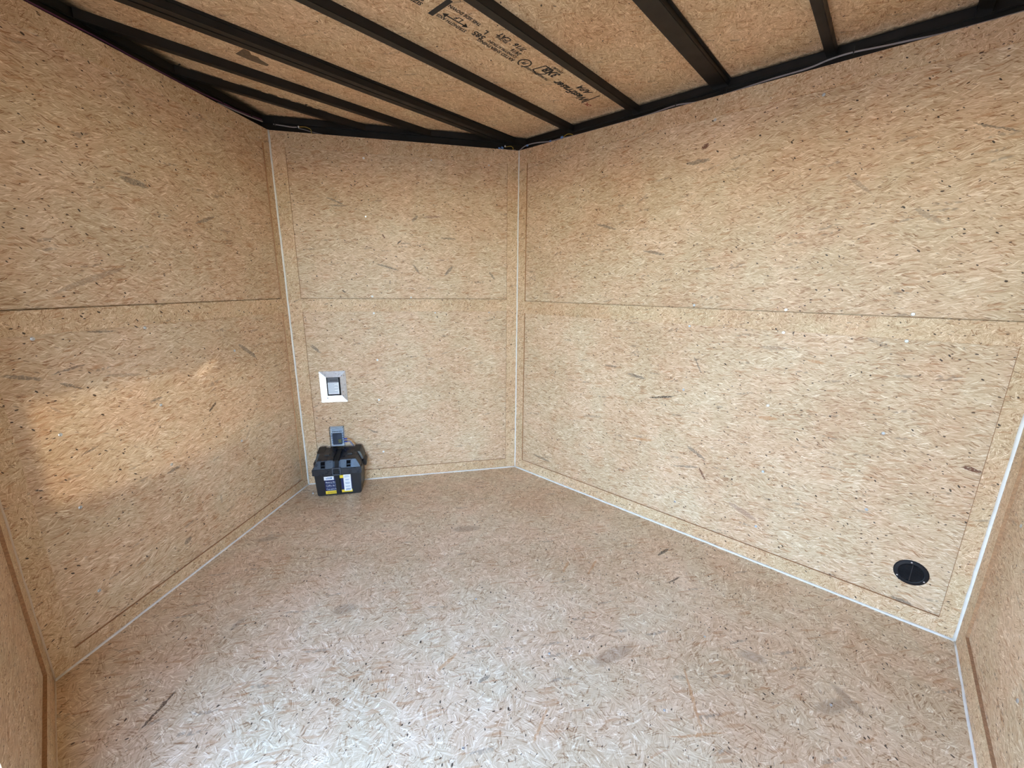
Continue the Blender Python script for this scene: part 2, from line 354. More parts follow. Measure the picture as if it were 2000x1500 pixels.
# ------------------------------------------------------------------ walls
walls = {}
def strip(name, wall, x0, x1, z0, z1, y0=-T, y1=0.0, mat=None):
    bm = bxm(x0, x1, y0, y1, z0, z1)
    me_o = mesh_obj(name, bm, mat or M_bat, wall)
    me_o.data.materials.append(M_edge)
    for p in me_o.data.polygons:
        if p.normal.y < .9 and z0 < 2: p.material_index = 1
    return me_o
def panel(wall, side, x0, x1, z0, z1, hole=None):
    bm = bmesh.new()
    if hole:
        hx0, hx1, hz0, hz1 = hole
        xs = [x0, hx0, hx1, x1]; zs = [z0, hz0, hz1, z1]
        for y in (-T, -T-PT):
            g = [[bm.verts.new((x, y, z_)) for z_ in zs] for x in xs]
            for i in range(3):
                for j in range(3):
                    if (i, j) != (1, 1): bm.faces.new((g[i][j], g[i+1][j], g[i+1][j+1], g[i][j+1]))
            if y == -T: A = g
        B = g
        ring = [(0,0),(1,0),(2,0),(3,0),(3,1),(3,2),(3,3),(2,3),(1,3),(0,3),(0,2),(0,1)]
        inn = [(1,1),(2,1),(2,2),(1,2)]
        for R_ in (ring, inn):
            for k in range(len(R_)):
                (i, j), (p, q) = R_[k], R_[(k+1) % len(R_)]
                bm.faces.new((A[i][j], A[p][q], B[p][q], B[i][j]))
    else: box(bm, x0, x1, -T-PT, -T, z0, z1)
    return mesh_obj('panel', bm, M_pan[side], wall)
def make_wall(side, label, segs, hole=None):
    M, L = FR[side]
    bm = bmesh.new()
    for (x0, x1, z0, z1) in segs:
        if hole and x0 <= hole[0] and x1 >= hole[1]:
            hx0, hx1, hz0, hz1 = hole
            for q in ((x0, hx0, z0, z1), (hx1, x1, z0, z1), (hx0, hx1, z0, hz0), (hx0, hx1, hz1, z1)): box(bm, q[0], q[1], -.05, -T-PT, q[2], q[3])
        else: box(bm, x0, x1, -.05, -T-PT, z0, z1)
    w = mesh_obj('wall_'+side, bm, M_pan[side], None, M)
    walls[side] = w
    return tag(w, label, kind='structure')
# heights of the battens
Z_B, Z_M0, Z_M1, Z_T = .066, 1.152, 1.2295, 2.066
# front right (V nose, right face): hole for the recessed charger
HOLE = (1.178, 1.258, .610, .730)
w = make_wall('front_right', 'strand board wall of the nose with the battery box', [(-.01, LN+.02, -.02, WH)], HOLE)
panel(w, 'front_right', .001, LN-.001, .002, 1.2285, HOLE); panel(w, 'front_right', .001, LN-.001, 1.2335, WH-.002)
for a in ((0, .073, 0, WH), (1.356, LN, 0, WH), (.073, 1.356, 0, .070), (.073, 1.356, Z_M0, Z_M1), (.073, 1.356, Z_T, WH)): strip('batten', w, *a)
# front left (V nose, left face)
w = make_wall('front_left', 'strand board wall of the nose left of the battery box', [(-.02, LN+.02, -.02, WH)])
panel(w, 'front_left', .001, LN-.001, .002, 1.2285); panel(w, 'front_left', .001, LN-.001, 1.2335, WH-.002)
for a in ((0, .052, 0, WH), (1.36, LN, 0, WH), (.052, 1.36, 0, .060), (.052, 1.36, Z_M0, Z_M1), (.052, 1.36, Z_T, WH)): strip('batten', w, *a)
# right side wall
w = make_wall('right', 'long strand board side wall with the round vent', [(-.05, REAR+.02, -.02, WH)])
panel(w, 'right', .001, REAR-.001, .002, 1.2185); panel(w, 'right', .001, REAR-.001, 1.2235, WH-.002)
for a in ((0, .057, 0, WH), (2.221, REAR, 0, WH), (.057, 2.221, 0, .074), (.057, 2.221, 1.140, 1.2195), (.057, 2.221, Z_T, WH)): strip('batten', w, *a)
# left side wall with the door opening
w = make_wall('left', 'strand board side wall ahead of the side door', [(-.02, DOOR0, -.02, WH), (DOOR1, REAR+.05, -.02, WH), (DOOR0, DOOR1, DOORH, WH), (DOOR0, DOOR1, -.02, 0)])
panel(w, 'left', .001, DOOR0, .002, 1.2285); panel(w, 'left', .001, DOOR0, 1.2335, WH-.002); panel(w, 'left', DOOR1, REAR-.001, .002, WH-.002); panel(w, 'left', DOOR0, DOOR1, DOORH, WH-.002)
for a in ((0, .092, 0, WH), (.092, DOOR0, 0, .1), (.092, DOOR0, Z_M0, Z_M1), (.092, DOOR0, Z_T, WH)): strip('batten', w, *a)
# rear wall
w = make_wall('rear', 'strand board wall at the right edge of the picture', [(-.05, W+.05, -.02, WH)])
panel(w, 'rear', .001, W-.001, .002, 1.2285); panel(w, 'rear', .001, W-.001, 1.2335, WH-.002)
for a in ((2.235, W, 0, WH), (0, 2.235, 0, .098), (0, 2.235, Z_M0, Z_M1), (0, 2.235, Z_T, WH), (0, .0, 0, 0)):
    if a[1] > a[0]: strip('batten', w, *a)

# steel roof rails behind the wall sheets' top edge
tn = 1
for side in ('front_left', 'front_right', 'right', 'left', 'rear'):
    M, L = FR[side]
    bm = bmesh.new()
    yf = {'right': -.058, 'front_left': -.034, 'front_right': -.020}.get(side, -.04)
    box(bm, -.05, L+.05, -.10, yf-.012, WH-.03, CZ-.030)     # lower web, set back behind the sheets
    box(bm, -.05, L+.05, -.10, yf, CZ-.034, CZ)              # upper tube under the sheathing
    o = mesh_obj('trim_%d' % tn, bm, M_steel, None, M, bevel=.003); tn += 1
    tag(o, 'black steel roof rail above the %s wall' % side.replace('_', ' '), kind='structure')
# caulk beads
def bead(a, b, r, label, wob=.0012, mat=None):
    global tn
    a, b = Vector(a), Vector(b); n = max(4, int((b-a).length/.05)); rng = random.Random(tn)
    pts = [a.lerp(b, i/n)+Vector((rng.uniform(-wob, wob), rng.uniform(-wob, wob), rng.uniform(-wob, wob)*.5)) for i in range(n+1)]
    bm = bmesh.new(); tube(bm, pts, r, 8)
    o = mesh_obj('trim_%d' % tn, bm, mat or M_caulk, smooth=True); tn += 1
    tag(o, label, kind='structure')
A_, B_, C_, D_ = (0, 0), (W/2, NOSE), (W, 0), (W, -REAR)
bead((*B_, 0), (*B_, WH), .0065, 'white caulk line up the nose corner')
bead((*C_, 0), (*C_, WH), .0050, 'thin white caulk line up the right corner of the nose')
bead((*D_, 0), (*D_, WH), .0085, 'white caulk line up the rear right corner')
bead((*A_, 0), (*A_, WH), .0038, 'tan smeared caulk line up the left corner', .0015, M_caulk_tan)
bead((*A_, 0), (*B_, 0), .0060, 'white caulk line along the floor, left face of the nose')
bead((*B_, 0), (*C_, 0), .0060, 'white caulk line along the floor, right face of the nose')
bead((*C_, 0), (*D_, 0), .0072, 'white caulk line along the floor, right wall')
bead((*D_, 0), (0, -REAR, 0), .0055, 'caulk line along the floor, rear wall')
bead((*A_, 0), (0, -DOOR0, 0), .0030, 'tan smeared caulk line along the floor, left wall', .0012, M_caulk_tan)

# ------------------------------------------------------------------ roof bows (children of the ceiling)
def xlim(y, d=-.03):
    """where a crosswise bow at this y meets the walls"""
    if y <= 0: return (-.05, W+.065)
    return (y*(W/2)/NOSE-.05, W-y*(W/2)/NOSE+.04)
for (y0, y1, dep, label) in ((.545, .572, .034, None), (.328, .362, .034, None), (.024, .104, .034, 'wide double roof bow with a groove'), (-.368, -.333, .034, None), (-.770, -.735, .034, None),
                      (-1.203, -1.128, .034, 'wide flat roof bow'), (-1.577, -1.546, .034, None), (-1.976, -1.938, .034, None)):
    bm = bmesh.new()
    ya = max(abs(y0), abs(y1)) if y0 > 0 else 0
    x0, x1 = xlim(min(y0, y1) if y0 > 0 else y0)
    def bar(a, b, z0, z1, sh=0.0):
        if a > 0:
            xa0, xa1 = xlim(a); xb0, xb1 = xlim(b)
            prism(bm, [(xa0, a), (xa1, a), (xb1, b), (xb0, b)], z0, z1)
        else: box(bm, x0, x1, a, b, z0, z1)
    if label and 'double' in label:
        bar(.024, .034, CZ-.010, CZ); bar(.030, .062, CZ-dep, CZ); bar(.066, .104, CZ-dep, CZ); bar(.060, .068, CZ-dep+.006, CZ)
    elif label:
        bar(y0, y0+.012, CZ-.008, CZ); bar(y0+.008, y1, CZ-dep+.006, CZ)
    else:
        bar(y0, y1, CZ-dep, CZ)
    o = mesh_obj('roof_bow', bm, M_steel, ceiling, bevel=.002)
    if label: o['label'] = label

# stamped lettering on the roof sheathing, read from below with its top towards the nose
def ceil_m(x, y): 
    return Matrix(((-1, 0, 0, x), (0, 1, 0, y), (0, 0, -1, CZ-.0006), (0, 0, 0, 1)))
def stamp(body, x, y, size, shear=0.0, sx=1.0, mat=None):
    return text_obj('stamp_text', body, size, mat or M_ink, ceiling, ceil_m(x, y), 'LEFT', shear, sx, 0.0, .034)
stamp('WestFraser', 2.178, -.612, .058, .25, .95)
stamp('APA', 2.116, -.664, .048, .35, 1.05)
stamp('THE ENGINEERED WOOD', 1.880, -.582, .019, 0, .72)
stamp('3X8', 1.880, -.648, .060, .15, .85)
stamp('EXPOSURE 1', 1.872, -.668, .017, 0, .8)
stamp('RATED SHEATHING', 1.655, -.578, .024, 0, .95)
stamp('CONSTRUCTION', 1.645, -.600, .019, 0, 1.05)
stamp('24/16', 1.640, -.628, .030, 0, .75)
stamp('7/16', 1.630, -.664, .034, .15, 1.0)
stamp('CAT', 1.545, -.664, .032, .1, 1.0)
stamp('585', 1.466, -.602, .036, 0, 1.0)
stamp('L', 1.452, -.634, .034, 0, 1.0)
stamp('STRENGTH AXIS', 1.392, -.578, .022, 0, .80)
stamp('L.F', 1.345, -.616, .026, .2, 1.0)
stamp('THIS SIDE DOWN', 1.402, -.646, .022, 0, .82)
stamp('SPACING', 1.545, -.640, .016, 0, .9)
stamp('SIZED FOR SPACING', 1.196, -.582, .026, 0, .9)
stamp('SHEATHING', 1.190, -.606, .026, 0, .9)
def ink(pts, mat=None):
    bm = bmesh.new(); prism(bm, pts, CZ-.0008, CZ-.0003); return mesh_obj('stamp_mark', bm, mat or M_ink, ceiling)
def inkline(x0, y0, x1, y1, w, mat=None):
    d = Vector((x1-x0, y1-y0)).normalized(); n = Vector((-d.y, d.x))*w/2
    ink([(x0+n.x, y0+n.y), (x1+n.x, y1+n.y), (x1-n.x, y1-n.y), (x0-n.x, y0-n.y)], mat)
inkline(2.178, -.560, 2.168, -.672, .007)                       # slash bracket before the name
inkline(1.246, -.552, 1.246, -.662, .020)                       # heavy bar
inkline(1.372, -.594, 1.280, -.590, .005)                       # strength-axis arrow
ink([(1.380, -.5945), (1.362, -.582), (1.362, -.607)]); ink([(1.270, -.590), (1.288, -.578), (1.288, -.603)])
bm = bmesh.new()                                                # round emblem
n = 28
for k in range(n):
    if k in (6, 7): continue
    a0, a1 = 2*math.pi*k/n, 2*math.pi*(k+1)/n
    prism(bm, [(1.700+r*math.cos(a)*1.05, -.592+r*math.sin(a)) for r, a in ((.030, a0), (.030, a1), (.024, a1), (.024, a0))], CZ-.0008, CZ-.0003)
mesh_obj('stamp_mark', bm, M_ink, ceiling)
stamp('PI', 1.715, -.602, .030, .4, 1.0)
bm = bmesh.new()                                                # square emblem with a house-like outline
for (a, b_) in (((1.822, -.645), (1.775, -.645)), ((1.775, -.645), (1.762, -.585)), ((1.762, -.585), (1.800, -.570)), ((1.800, -.570), (1.828, -.600)), ((1.828, -.600), (1.822, -.645))):
    d = (Vector(b_)-Vector(a)).normalized(); nn = Vector((-d.y, d.x))*.003
    prism(bm, [(a[0]+nn.x, a[1]+nn.y), (b_[0]+nn.x, b_[1]+nn.y), (b_[0]-nn.x, b_[1]-nn.y), (a[0]-nn.x, a[1]-nn.y)], CZ-.0008, CZ-.0003)
mesh_obj('stamp_mark', bm, M_ink, ceiling)
stamp('OK', 2.245, -.584, .030, .2, 1.1, M_redink)
# torn dark patch beside the wide double bow, and stray print at the nose
M_patch = plain('dark_stained_strand', lin(112, 92, 72), .7, var=.3, scale=120)
ink([(.875,.248),(.885,.182),(.907,.184),(.921,.208),(.943,.206),(.956,.22),(.996,.239),(.995,.257),(.959,.26),(.928,.259)], M_patch)
for k, (x0, x1) in enumerate(((.78, .90), (.97, 1.06), (1.09, 1.13), (1.155, 1.19), (1.22, 1.26), (1.28, 1.30), (1.33, 1.38))):
    inkline(x0, .540, x1, .540, .006)
inkline(1.265, .543, 1.268, .525, .012); inkline(.74, .543, .742, .52, .006)

# ------------------------------------------------------------------ screws
def screw_mesh(name, mat, r):
    bm = bmesh.new()
    lathe(bm, [(r, 0), (r, r*.18), (r*.8, r*.34), (r*.45, r*.34), (r*.30, r*.12), (.0002, r*.12)], 12)
    me = bpy.data.meshes.new(name); bmesh.ops.recalc_face_normals(bm, faces=bm.faces); bm.to_mesh(me); bm.free(); me.materials.append(mat); return me
S_zinc = screw_mesh('screw', M_zinc, .0062); S_white = screw_mesh('screw', M_white_p, .0068); S_small = screw_mesh('screw', M_zinc, .0045)
def wall_screw(side, x, z, me, y=-T):
    M = Matrix(((1, 0, 0, x), (0, 0, 1, y), (0, -1, 0, z), (0, 0, 0, 1)))
    link('screw', me, walls[side], M)
for i, (x, z_) in enumerate([(.937,2.041),(.941,1.245),(.938,1.140),(.936,.837),(.943,.565),(.936,.193),(.546,2.057),(.191,2.052),(.948,1.719),(.702,1.24),(.552,1.142),(.193,1.142)]):
    wall_screw('front_right', x, z_, S_white if i < 6 else S_small)
for (x, z_) in [(.723,2.051),(1.12,1.235),(.732,1.23),(.331,1.232),(1.131,1.131),(.727,1.132),(.331,1.132),(1.126,.801),(.741,.795),(.336,.763),(.718,.472),(1.106,.163),(.333,.427),(1.119,2.055),(.71,.183)]:
    wall_screw('right', x, z_, S_zinc)
for (x, z_) in [(1.24,.814),(.885,1.14),(1.247,1.14),(.882,.815),(.886,.546),(1.237,.54),(.491,.502),(1.245,.202),(.45,.98)]:
    wall_screw('front_left', x, z_, S_zinc)
for (x, z_) in [(2.09, 1.02), (2.09, .62), (1.7, .62), (1.7, .3)]: wall_screw('rear', x, z_, S_zinc)
for (x, y) in [(1.228,-1.167),(1.312,-1.565),(1.699,-1.959),(.801,-1.176),(1.228,-.77),(1.699,-1.565)]:
    link('screw', S_small, floor, Matrix.Translation((x, y, 0)))
# loose screw standing on the floor by the corner
bm = bmesh.new(); cyl(bm, .0016, .0016, .0016, .026, 8, Matrix.Rotation(math.radians(90), 4, 'Y')); 
cyl(bm, .0045, .0018, -.001, .003, 10, Matrix.Rotation(math.radians(90), 4, 'Y'))
o = mesh_obj('screw', bm, M_zinc, None, Matrix.Translation((1.135, .672, .0046)) @ Matrix.Rotation(1.2, 4, 'Z'))
tag(o, 'loose silver screw lying on the floor left of the battery box', 'screw')

# ------------------------------------------------------------------ battery box
fe = Vector((.817125, -.576461, 0)); fd = Vector((.576461, .817125, 0))
Mb = Matrix((fe, fd, Vector((0, 0, 1)))).transposed().to_4x4(); Mb.translation = Vector((1.140, .610, 0))
bb = empty('battery_box', Mb, 'black plastic battery box with strap and stickers on the floor in the nose', 'battery box')
BW, BD = .263, .175
def taper(z):                        # half-outset of the tapered tub at height z
    return .008*z/.15
bm = bmesh.new()
hull(bm, [(x, y, 0) for x in (.008, BW-.008) for y in (.006, BD-.006)] + [(x, y, .006) for x in (0, BW) for y in (0, BD)] + [(x, y, .156) for x in (-.008, BW+.008) for y in (-.008, BD+.008)])
body = mesh_obj('body', bm, M_black, bb, bevel=.003)
bm = bmesh.new()                     # lid: rim band, two roof blocks, lower channel between them
box(bm, -.016, BW+.014, -.016, BD+.012, .150, .190)
def roofblock(x0, x1, xt0, xt1):
    hull(bm, [(x0, -.012, .188), (x1, -.012, .188), (x0, BD+.008, .188), (x1, BD+.008, .188), (xt0, .008, .238), (xt1, .008, .238), (xt0, BD-.008, .262), (xt1, BD-.008, .262), (xt0, .022, .2425), (xt1, .022, .2425)])
roofblock(-.012, .108, .014, .108); roofblock(.150, BW+.010, .150, BW-.020)
hull(bm, [(.105, -.006, .188), (.153, -.006, .188), (.105, BD+.004, .188), (.153, BD+.004, .188), (.105, .014, .228), (.153, .014, .228), (.105, BD-.012, .250), (.153, BD-.012, .250)])
lid = mesh_obj('lid', bm, M_black_s, bb, bevel=.0022)
# raised lid corners at the back, vent pads, front recesses
for x0, x1, xt0, xt1 in ((-.018, .020, -.004, .040), (BW-.026, BW+.018, BW-.042, BW-.004)):
    bm = bmesh.new(); hull(bm, [(x0, .085, .200), (x1, .085, .200), (x0, BD+.010, .200), (x1, BD+.010, .200), (xt0, .095, .252), (xt1, .095, .252), (xt0, BD, .270), (xt1, BD, .270)])
    mesh_obj('vent_hood', bm, M_black, lid, bevel=.002)
for x0 in (.048, .186):
    bm = bxm(x0, x0+.030, .062, .086, .244, .256); mesh_obj('vent_pad', bm, M_black, lid, bevel=.002)
for x0 in (.034, .186):
    nrm = Vector((0, -.050, .032)).normalized()
    bm = bmesh.new()
    p0, p1 = Vector((0, -.0112, .1915)), Vector((0, .0072, .2365)); t_ = (p1-p0); 
    Mx = Matrix((Vector((1, 0, 0)), t_.normalized(), Vector((1, 0, 0)).cross(t_.normalized()))).transposed().to_4x4(); Mx.translation = p0
    L_ = t_.length
    w_ = .030
    for q in ((0, .0025, 0, L_), (w_-.0025, w_, 0, L_), (0, w_, 0, .003), (0, w_, L_-.004, L_), (0, w_, L_*.38, L_*.38+.0025)):
        box(bm, x0+q[0], x0+q[1], q[2], q[3], -.001, .0035, Mx)
    mesh_obj('latch_frame', bm, M_black_s, lid)
    bm = bmesh.new(); box(bm, x0+.001, x0+w_-.001, .002, L_-.002, -.002, .0012, Mx)
    mesh_obj('latch_recess', bm, plain('recess_black', (.003, .003, .004), .9, spec=.1), lid)
# strap and buckle
bm = bmesh.new()
sp = [(-.0105, .010), (-.012, .060), (-.0175, .120), (-.0190, .152), (-.0195, .188), (-.011, .1945), (.012, .231), (BD-.012, .2535), (BD+.008, .225), (BD+.015, .185), (BD+.0145, .150), (BD+.011, .10)]
x0, x1 = .1165, .1405
lo = [[bm.verts.new((x, y, z_)) for x in (x0, x1)] for y, z_ in sp]
hi = []
for i, (y, z_) in enumerate(sp):
    a = Vector(sp[max(i-1, 0)]); c = Vector(sp[min(i+1, len(sp)-1)]); t_ = (c-a).normalized(); nn = Vector((-t_.y, t_.x))*.002
    hi.append([bm.verts.new((x, y+nn.x, z_+nn.y)) for x in (x0, x1)])
for i in range(len(sp)-1):
    for g in (lo, hi): bm.faces.new((g[i][0], g[i][1], g[i+1][1], g[i+1][0]))
    for k in (0, 1): bm.faces.new((lo[i][k], lo[i+1][k], hi[i+1][k], hi[i][k]))
for i in (0, -1): bm.faces.new((lo[i][0], lo[i][1], hi[i][1], hi[i][0]))
mesh_obj('strap', bm, M_web, bb)
bm = bmesh.new()
for q in ((.103, .109, .150, .200), (.149, .155, .150, .200), (.103, .155, .148, .155), (.106, .152, .192, .198)): box(bm, q[0], q[1], -.0265, -.0195, q[2], q[3])
mesh_obj('buckle', bm, plain('grey_buckle_plastic', (.075, .085, .105), .3), bb, bevel=.0015)
# side handle lug
bm = bmesh.new(); hull(bm, [(BW+.012, .090, .150), (BW+.030, .095, .150), (BW+.012, .165, .150), (BW+.030, .160, .150), (BW+.012, .090, .195), (BW+.032, .095, .190), (BW+.012, .165, .198), (BW+.032, .160, .193)])
mesh_obj('handle_lug', bm, M_black, bb, bevel=.003)
bm = bmesh.new(); hull(bm, [(-.014, .090, .150), (-.030, .095, .150), (-.014, .165, .150), (-.030, .160, .150), (-.014, .090, .195), (-.032, .095, .190), (-.014, .165, .198), (-.032, .160, .193)])
mesh_obj('handle_lug', bm, M_black, bb, bevel=.003)
# stickers on the front face (front leans outward: follow its slope)
sl_ = .008/.15
Mf = Matrix(((1, 0, 0, 0), (0, -sl_, -1, -.0006), (0, 1, -sl_, 0), (0, 0, 0, 1)))       # x right, y up the face, z out of the face
def patch(name, x0, x1, z0, z1, mat, parent, lift=.0004):
    bm = bmesh.new(); box(bm, x0, x1, z0, z1, lift-.0003, lift, Mf); return mesh_obj(name, bm, mat, parent)
L_navy = plain('navy_label', lin(22, 34, 82), .35); L_white = plain('white_label', lin(236, 238, 240), .35); L_yel = plain('yellow_label', lin(240, 208, 60), .35)
L_blue = plain('blue_label_print', lin(40, 96, 160), .35); L_text = plain('label_white_print', lin(232, 236, 244), .4); L_grey = plain('grey_label_print', lin(120, 140, 165), .5)
st = patch('sticker', .050, .117, .028, .126, L_navy, bb, .0006)
st['label'] = 'navy sticker with white words Battery Box and a yellow foot'
patch('logo_patch', .048, .106, .112, .137, L_white, st, .0010)
bm = bmesh.new(); box(bm, .060, .094, .120, .1235, .0010, .0013, Mf); box(bm, .066, .096, .1265, .1295, .0010, .0013, Mf); box(bm, .088, .096, .1225, .1275, .0010, .0013, Mf); box(bm, .058, .064, .121, .1255, .0010, .0013, Mf)
mesh_obj('logo_swoosh', bm, L_blue, st)
patch('yellow_bar', .050, .121, .014, .036, L_yel, st, .0010)
bm = bmesh.new()
for k in range(2): box(bm, .060, .116, .020+.007*k, .0225+.007*k, .0010, .0013, Mf)
mesh_obj('fine_print', bm, plain('olive_print', lin(120, 104, 30), .5), st)
for (body_, zz) in (('Battery Bo', .092), ('Coffre de l', .068), ('Caja para b', .044)):
    text_obj('sticker_text', body_, .0150, L_text, st, Mf @ Matrix.Translation((.056, zz, .0012)), sx=.86)
    bm = bmesh.new(); box(bm, .058, .115, zz-.0075, zz-.0055, .0008, .0011, Mf); mesh_obj('fine_print', bm, L_grey, st)
st2 = patch('sticker', .148, .212, .022, .137, L_navy, bb, .0006)
st2['label'] = 'sticker with yellow ends and a white bar-code sheet'
patch('yellow_bar', .142, .208, .119, .140, L_yel, st2, .0010); patch('yellow_bar', .146, .211, .018, .036, L_yel, st2, .0010)
sh = patch('white_sheet', .163, .207, .026, .142, L_white, st2, .0014)
bm = bmesh.new()
for k, (a, c, q) in enumerate(((.172, .196, .132), (.170, .199, .125), (.174, .197, .107), (.174, .194, .102), (.170, .198, .086), (.172, .200, .081), (.172, .196, .076), (.170, .199, .060), (.174, .198, .055))): box(bm, a, c, q, q+.0016, .0014, .0017, Mf)
for k in range(11): box(bm, .173+.0026*k, .173+.0026*k+(.0016 if k % 3 else .0008), .032, .044, .0014, .0017, Mf)
mesh_obj('fine_print', bm, L_blue, st2)

# ------------------------------------------------------------------ recessed charger in its aluminium frame
Mw, _ = FR['front_right']
def wall_empty(side, x, y, z_, name, label, cat, group=None):
    return empty(name, FR[side][0] @ Matrix.Translation((x, y, z_)), label, cat, group)
ch = wall_empty('front_right', 1.218, -T, .670, 'charger_panel', 'aluminium framed recess with a white printed sheet, on the wall above the battery box', 'charger')
ox, oz, ix, iz = .080, .1025, .0425, .0615
quads = [[(-ox, oz), (ox, oz), (ix, iz), (-ix, iz)], [(ox, oz), (ox, -oz), (ix, -iz), (ix, iz)], [(ox, -oz), (-ox, -oz), (-ix, -iz), (ix, -iz)], [(-ox, -oz), (-ox, oz), (-ix, iz), (-ix, -iz)]]
for q in quads:
    bm = bmesh.new()
    n = len(q)
    c_ = Vector((sum(p[0] for p in q)/4, sum(p[1] for p in q)/4))
    # sloping mitred strip: outer edge thin, inner edge proud
    f0 = [bm.verts.new((x, 0, z_)) for x, z_ in q]
    f1 = [bm.verts.new((x*.997, (.009 if i < 2 else .002), z_*.997)) for i, (x, z_) in enumerate(q)]
    bm.faces.new(f0); bm.faces.new(f1)
    for i in range(4): bm.faces.new((f0[i], f0[(i+1) % 4], f1[(i+1) % 4], f1[i]))
    mesh_obj('frame_side', bm, M_alu, ch)
for (x, z_) in ((.060, .069), (-.038, .082), (-.055, .071), (.064, -.059), (.042, -.076), (-.042, -.080), (-.055, -.063), (.045, .082)):
    M = Matrix(((1, 0, 0, x), (0, 0, 1, .0042), (0, -1, 0, z_), (0, 0, 0, 1)))
    link('screw', screw_mesh('screw', plain('dull_screw', (.32, .34, .38), .4, metal=.8), .0042) if x == .060 else link.last, ch, M)
    if x == .060: link.last = C.objects[-1].data
bm = bmesh.new()                     # liner of the recess
lx, lz, dp = .0400, .0600, .075
for q in ((-lx-.002, -lx, -lz, lz), (lx, lx+.002, -lz, lz), (-lx-.002, lx+.002, lz, lz+.002), (-lx-.002, lx+.002, -lz-.002, -lz)): box(bm, q[0], q[1], -dp, .002, q[2], q[3])
box(bm, -lx-.002, lx+.002, -dp-.003, -dp, -lz-.002, lz+.002)
mesh_obj('recess_liner', bm, plain('grey_liner', (.10, .10, .11), .5), ch)
unit = mesh_obj('charger_unit', bxm(-.030, .039, -.060, -.012, -.057, .055), plain('grey_plastic_unit', lin(92, 92, 100), .4), ch, bevel=.002)
mesh_obj('white_sheet', bxm(-.0290, .0375, -.0125, -.0112, -.055, .024), L_white, unit)
bm = bmesh.new()
for k in range(10):
    zz = .017-.0068*k; a = (.034, -.002 if k % 3 == 1 else -.020)
    box(bm, a[1], a[0], -.0112, -.0108, zz, zz+.0016)
    if k in (3, 5): box(bm, -.024, -.012, -.0112, -.0108, zz, zz+.0016)
mesh_obj('fine_print', bm, L_grey, unit)
mesh_obj('dark_print', bxm(-.022, .022, -.0122, -.0115, .034, .043), plain('dark_print', (.06, .06, .07), .5), unit)

# ------------------------------------------------------------------ clear covered controller with blue terminals
fc = wall_empty('front_right', 1.222, -T, .330, 'controller', 'small clear plastic cased controller on the nose wall just above the battery box', 'controller')
def clear_mat():
    b = NB('clear_plastic'); b.bsdf.inputs['Transmission Weight'].default_value = 1; b.bsdf.inputs['Roughness'].default_value = .08; b.bsdf.inputs['IOR'].default_value = 1.1; b.bsdf.inputs['Base Color'].default_value = (.96, .97, .98, 1)
    return b.mat
M_clear = clear_mat()
mesh_obj('back_plate', bxm(-.042, .042, 0, .003, -.072, .066), plain('blue_grey_plate', lin(206, 209, 215), .4, var=.05), fc, bevel=.001)
mesh_obj('module', bxm(-.028, .029, .003, .022, -.055, .022), plain('navy_module', lin(48, 54, 74), .35), fc, bevel=.002)
for k, zz in enumerate((.030, .038, .046)):
    mesh_obj('terminal_bar', bxm(-.032, .032, .003, .012, zz, zz+.005), plain('pale_terminal', lin(196, 204, 218), .35), fc, bevel=.001)
bm = bmesh.new()
for k in range(6): box(bm, -.028+.010*k, -.022+.010*k, .012, .015, .031, .036)
mesh_obj('terminal_screws', bm, plain('dark_terminal', lin(60, 66, 84), .4), fc)
for zz in (-.026, -.038): mesh_obj('status_light', bxm(-.024, -.006, .022, .0235, zz, zz+.004), plain('yellow_green_indicator', lin(170, 170, 40), .4), fc)
for sx_ in (-1, 1):
    for k in range(5): mesh_obj('side_tab', bxm(min(sx_*.029, sx_*.038), max(sx_*.029, sx_*.038), .003, .012, .014-.016*k, .022-.016*k), plain('pale_tab', lin(150, 166, 196), .35), fc)
bm = bmesh.new()
for q in ((-.044, -.042, -.074, .068), (.042, .044, -.074, .068), (-.044, .044, .066, .068), (-.044, .044, -.074, -.072)): box(bm, q[0], q[1], 0, .030, q[2], q[3])
box(bm, -.044, .044, .030, .032, -.074, .068)
mesh_obj('clear_cover', bm, M_clear, fc)
for zz in (-.020, -.040):
    bm = bmesh.new(); cyl(bm, .0042, .0042, 0, .020, 10, Matrix.Translation((-.040, .014, zz)) @ Matrix.Rotation(math.radians(-90), 4, 'Y'))
    mesh_obj('blue_terminal', bm, plain('blue_crimp', lin(38, 66, 170), .4), fc)
M_org = plain('orange_wire_sheath', lin(196, 132, 62), .45); M_blu = plain('blue_wire_sheath', lin(90, 120, 190), .45); M_gry = plain('grey_cable_sheath', lin(150, 144, 146), .4)
M_pur = plain('purple_wire_sheath', lin(92, 40, 82), .4); M_yel = plain('yellow_wire_sheath', lin(190, 160, 60), .4); M_nut = plain('blue_wire_nut', lin(96, 140, 205), .4); M_blk = plain('black_nylon', (.012, .012, .012), .4)
def wall_wire(side, pts, r, mat, name, label, cat='wire', group=None):
    M, _ = FR[side]
    bm = bmesh.new(); tube(bm, [M @ p for p in smooth_path(pts)], r, 8)
    return tag(mesh_obj(name, bm, mat, smooth=True), label, cat, group)
wall_wire('front_right', [(1.160, .005, .310), (1.140, .010, .306), (1.122, .014, .285), (1.112, .009, .268), (1.106, .001, .245)], .0026, M_org, 'wire', 'orange wire looping from the clear controller down behind the battery box')
wall_wire('front_right', [(1.160, .005, .290), (1.146, .008, .289), (1.134, .012, .275), (1.128, .008, .262), (1.124, .001, .245)], .0020, M_blu, 'wire', 'thin blue wire under the orange one beside the clear controller')

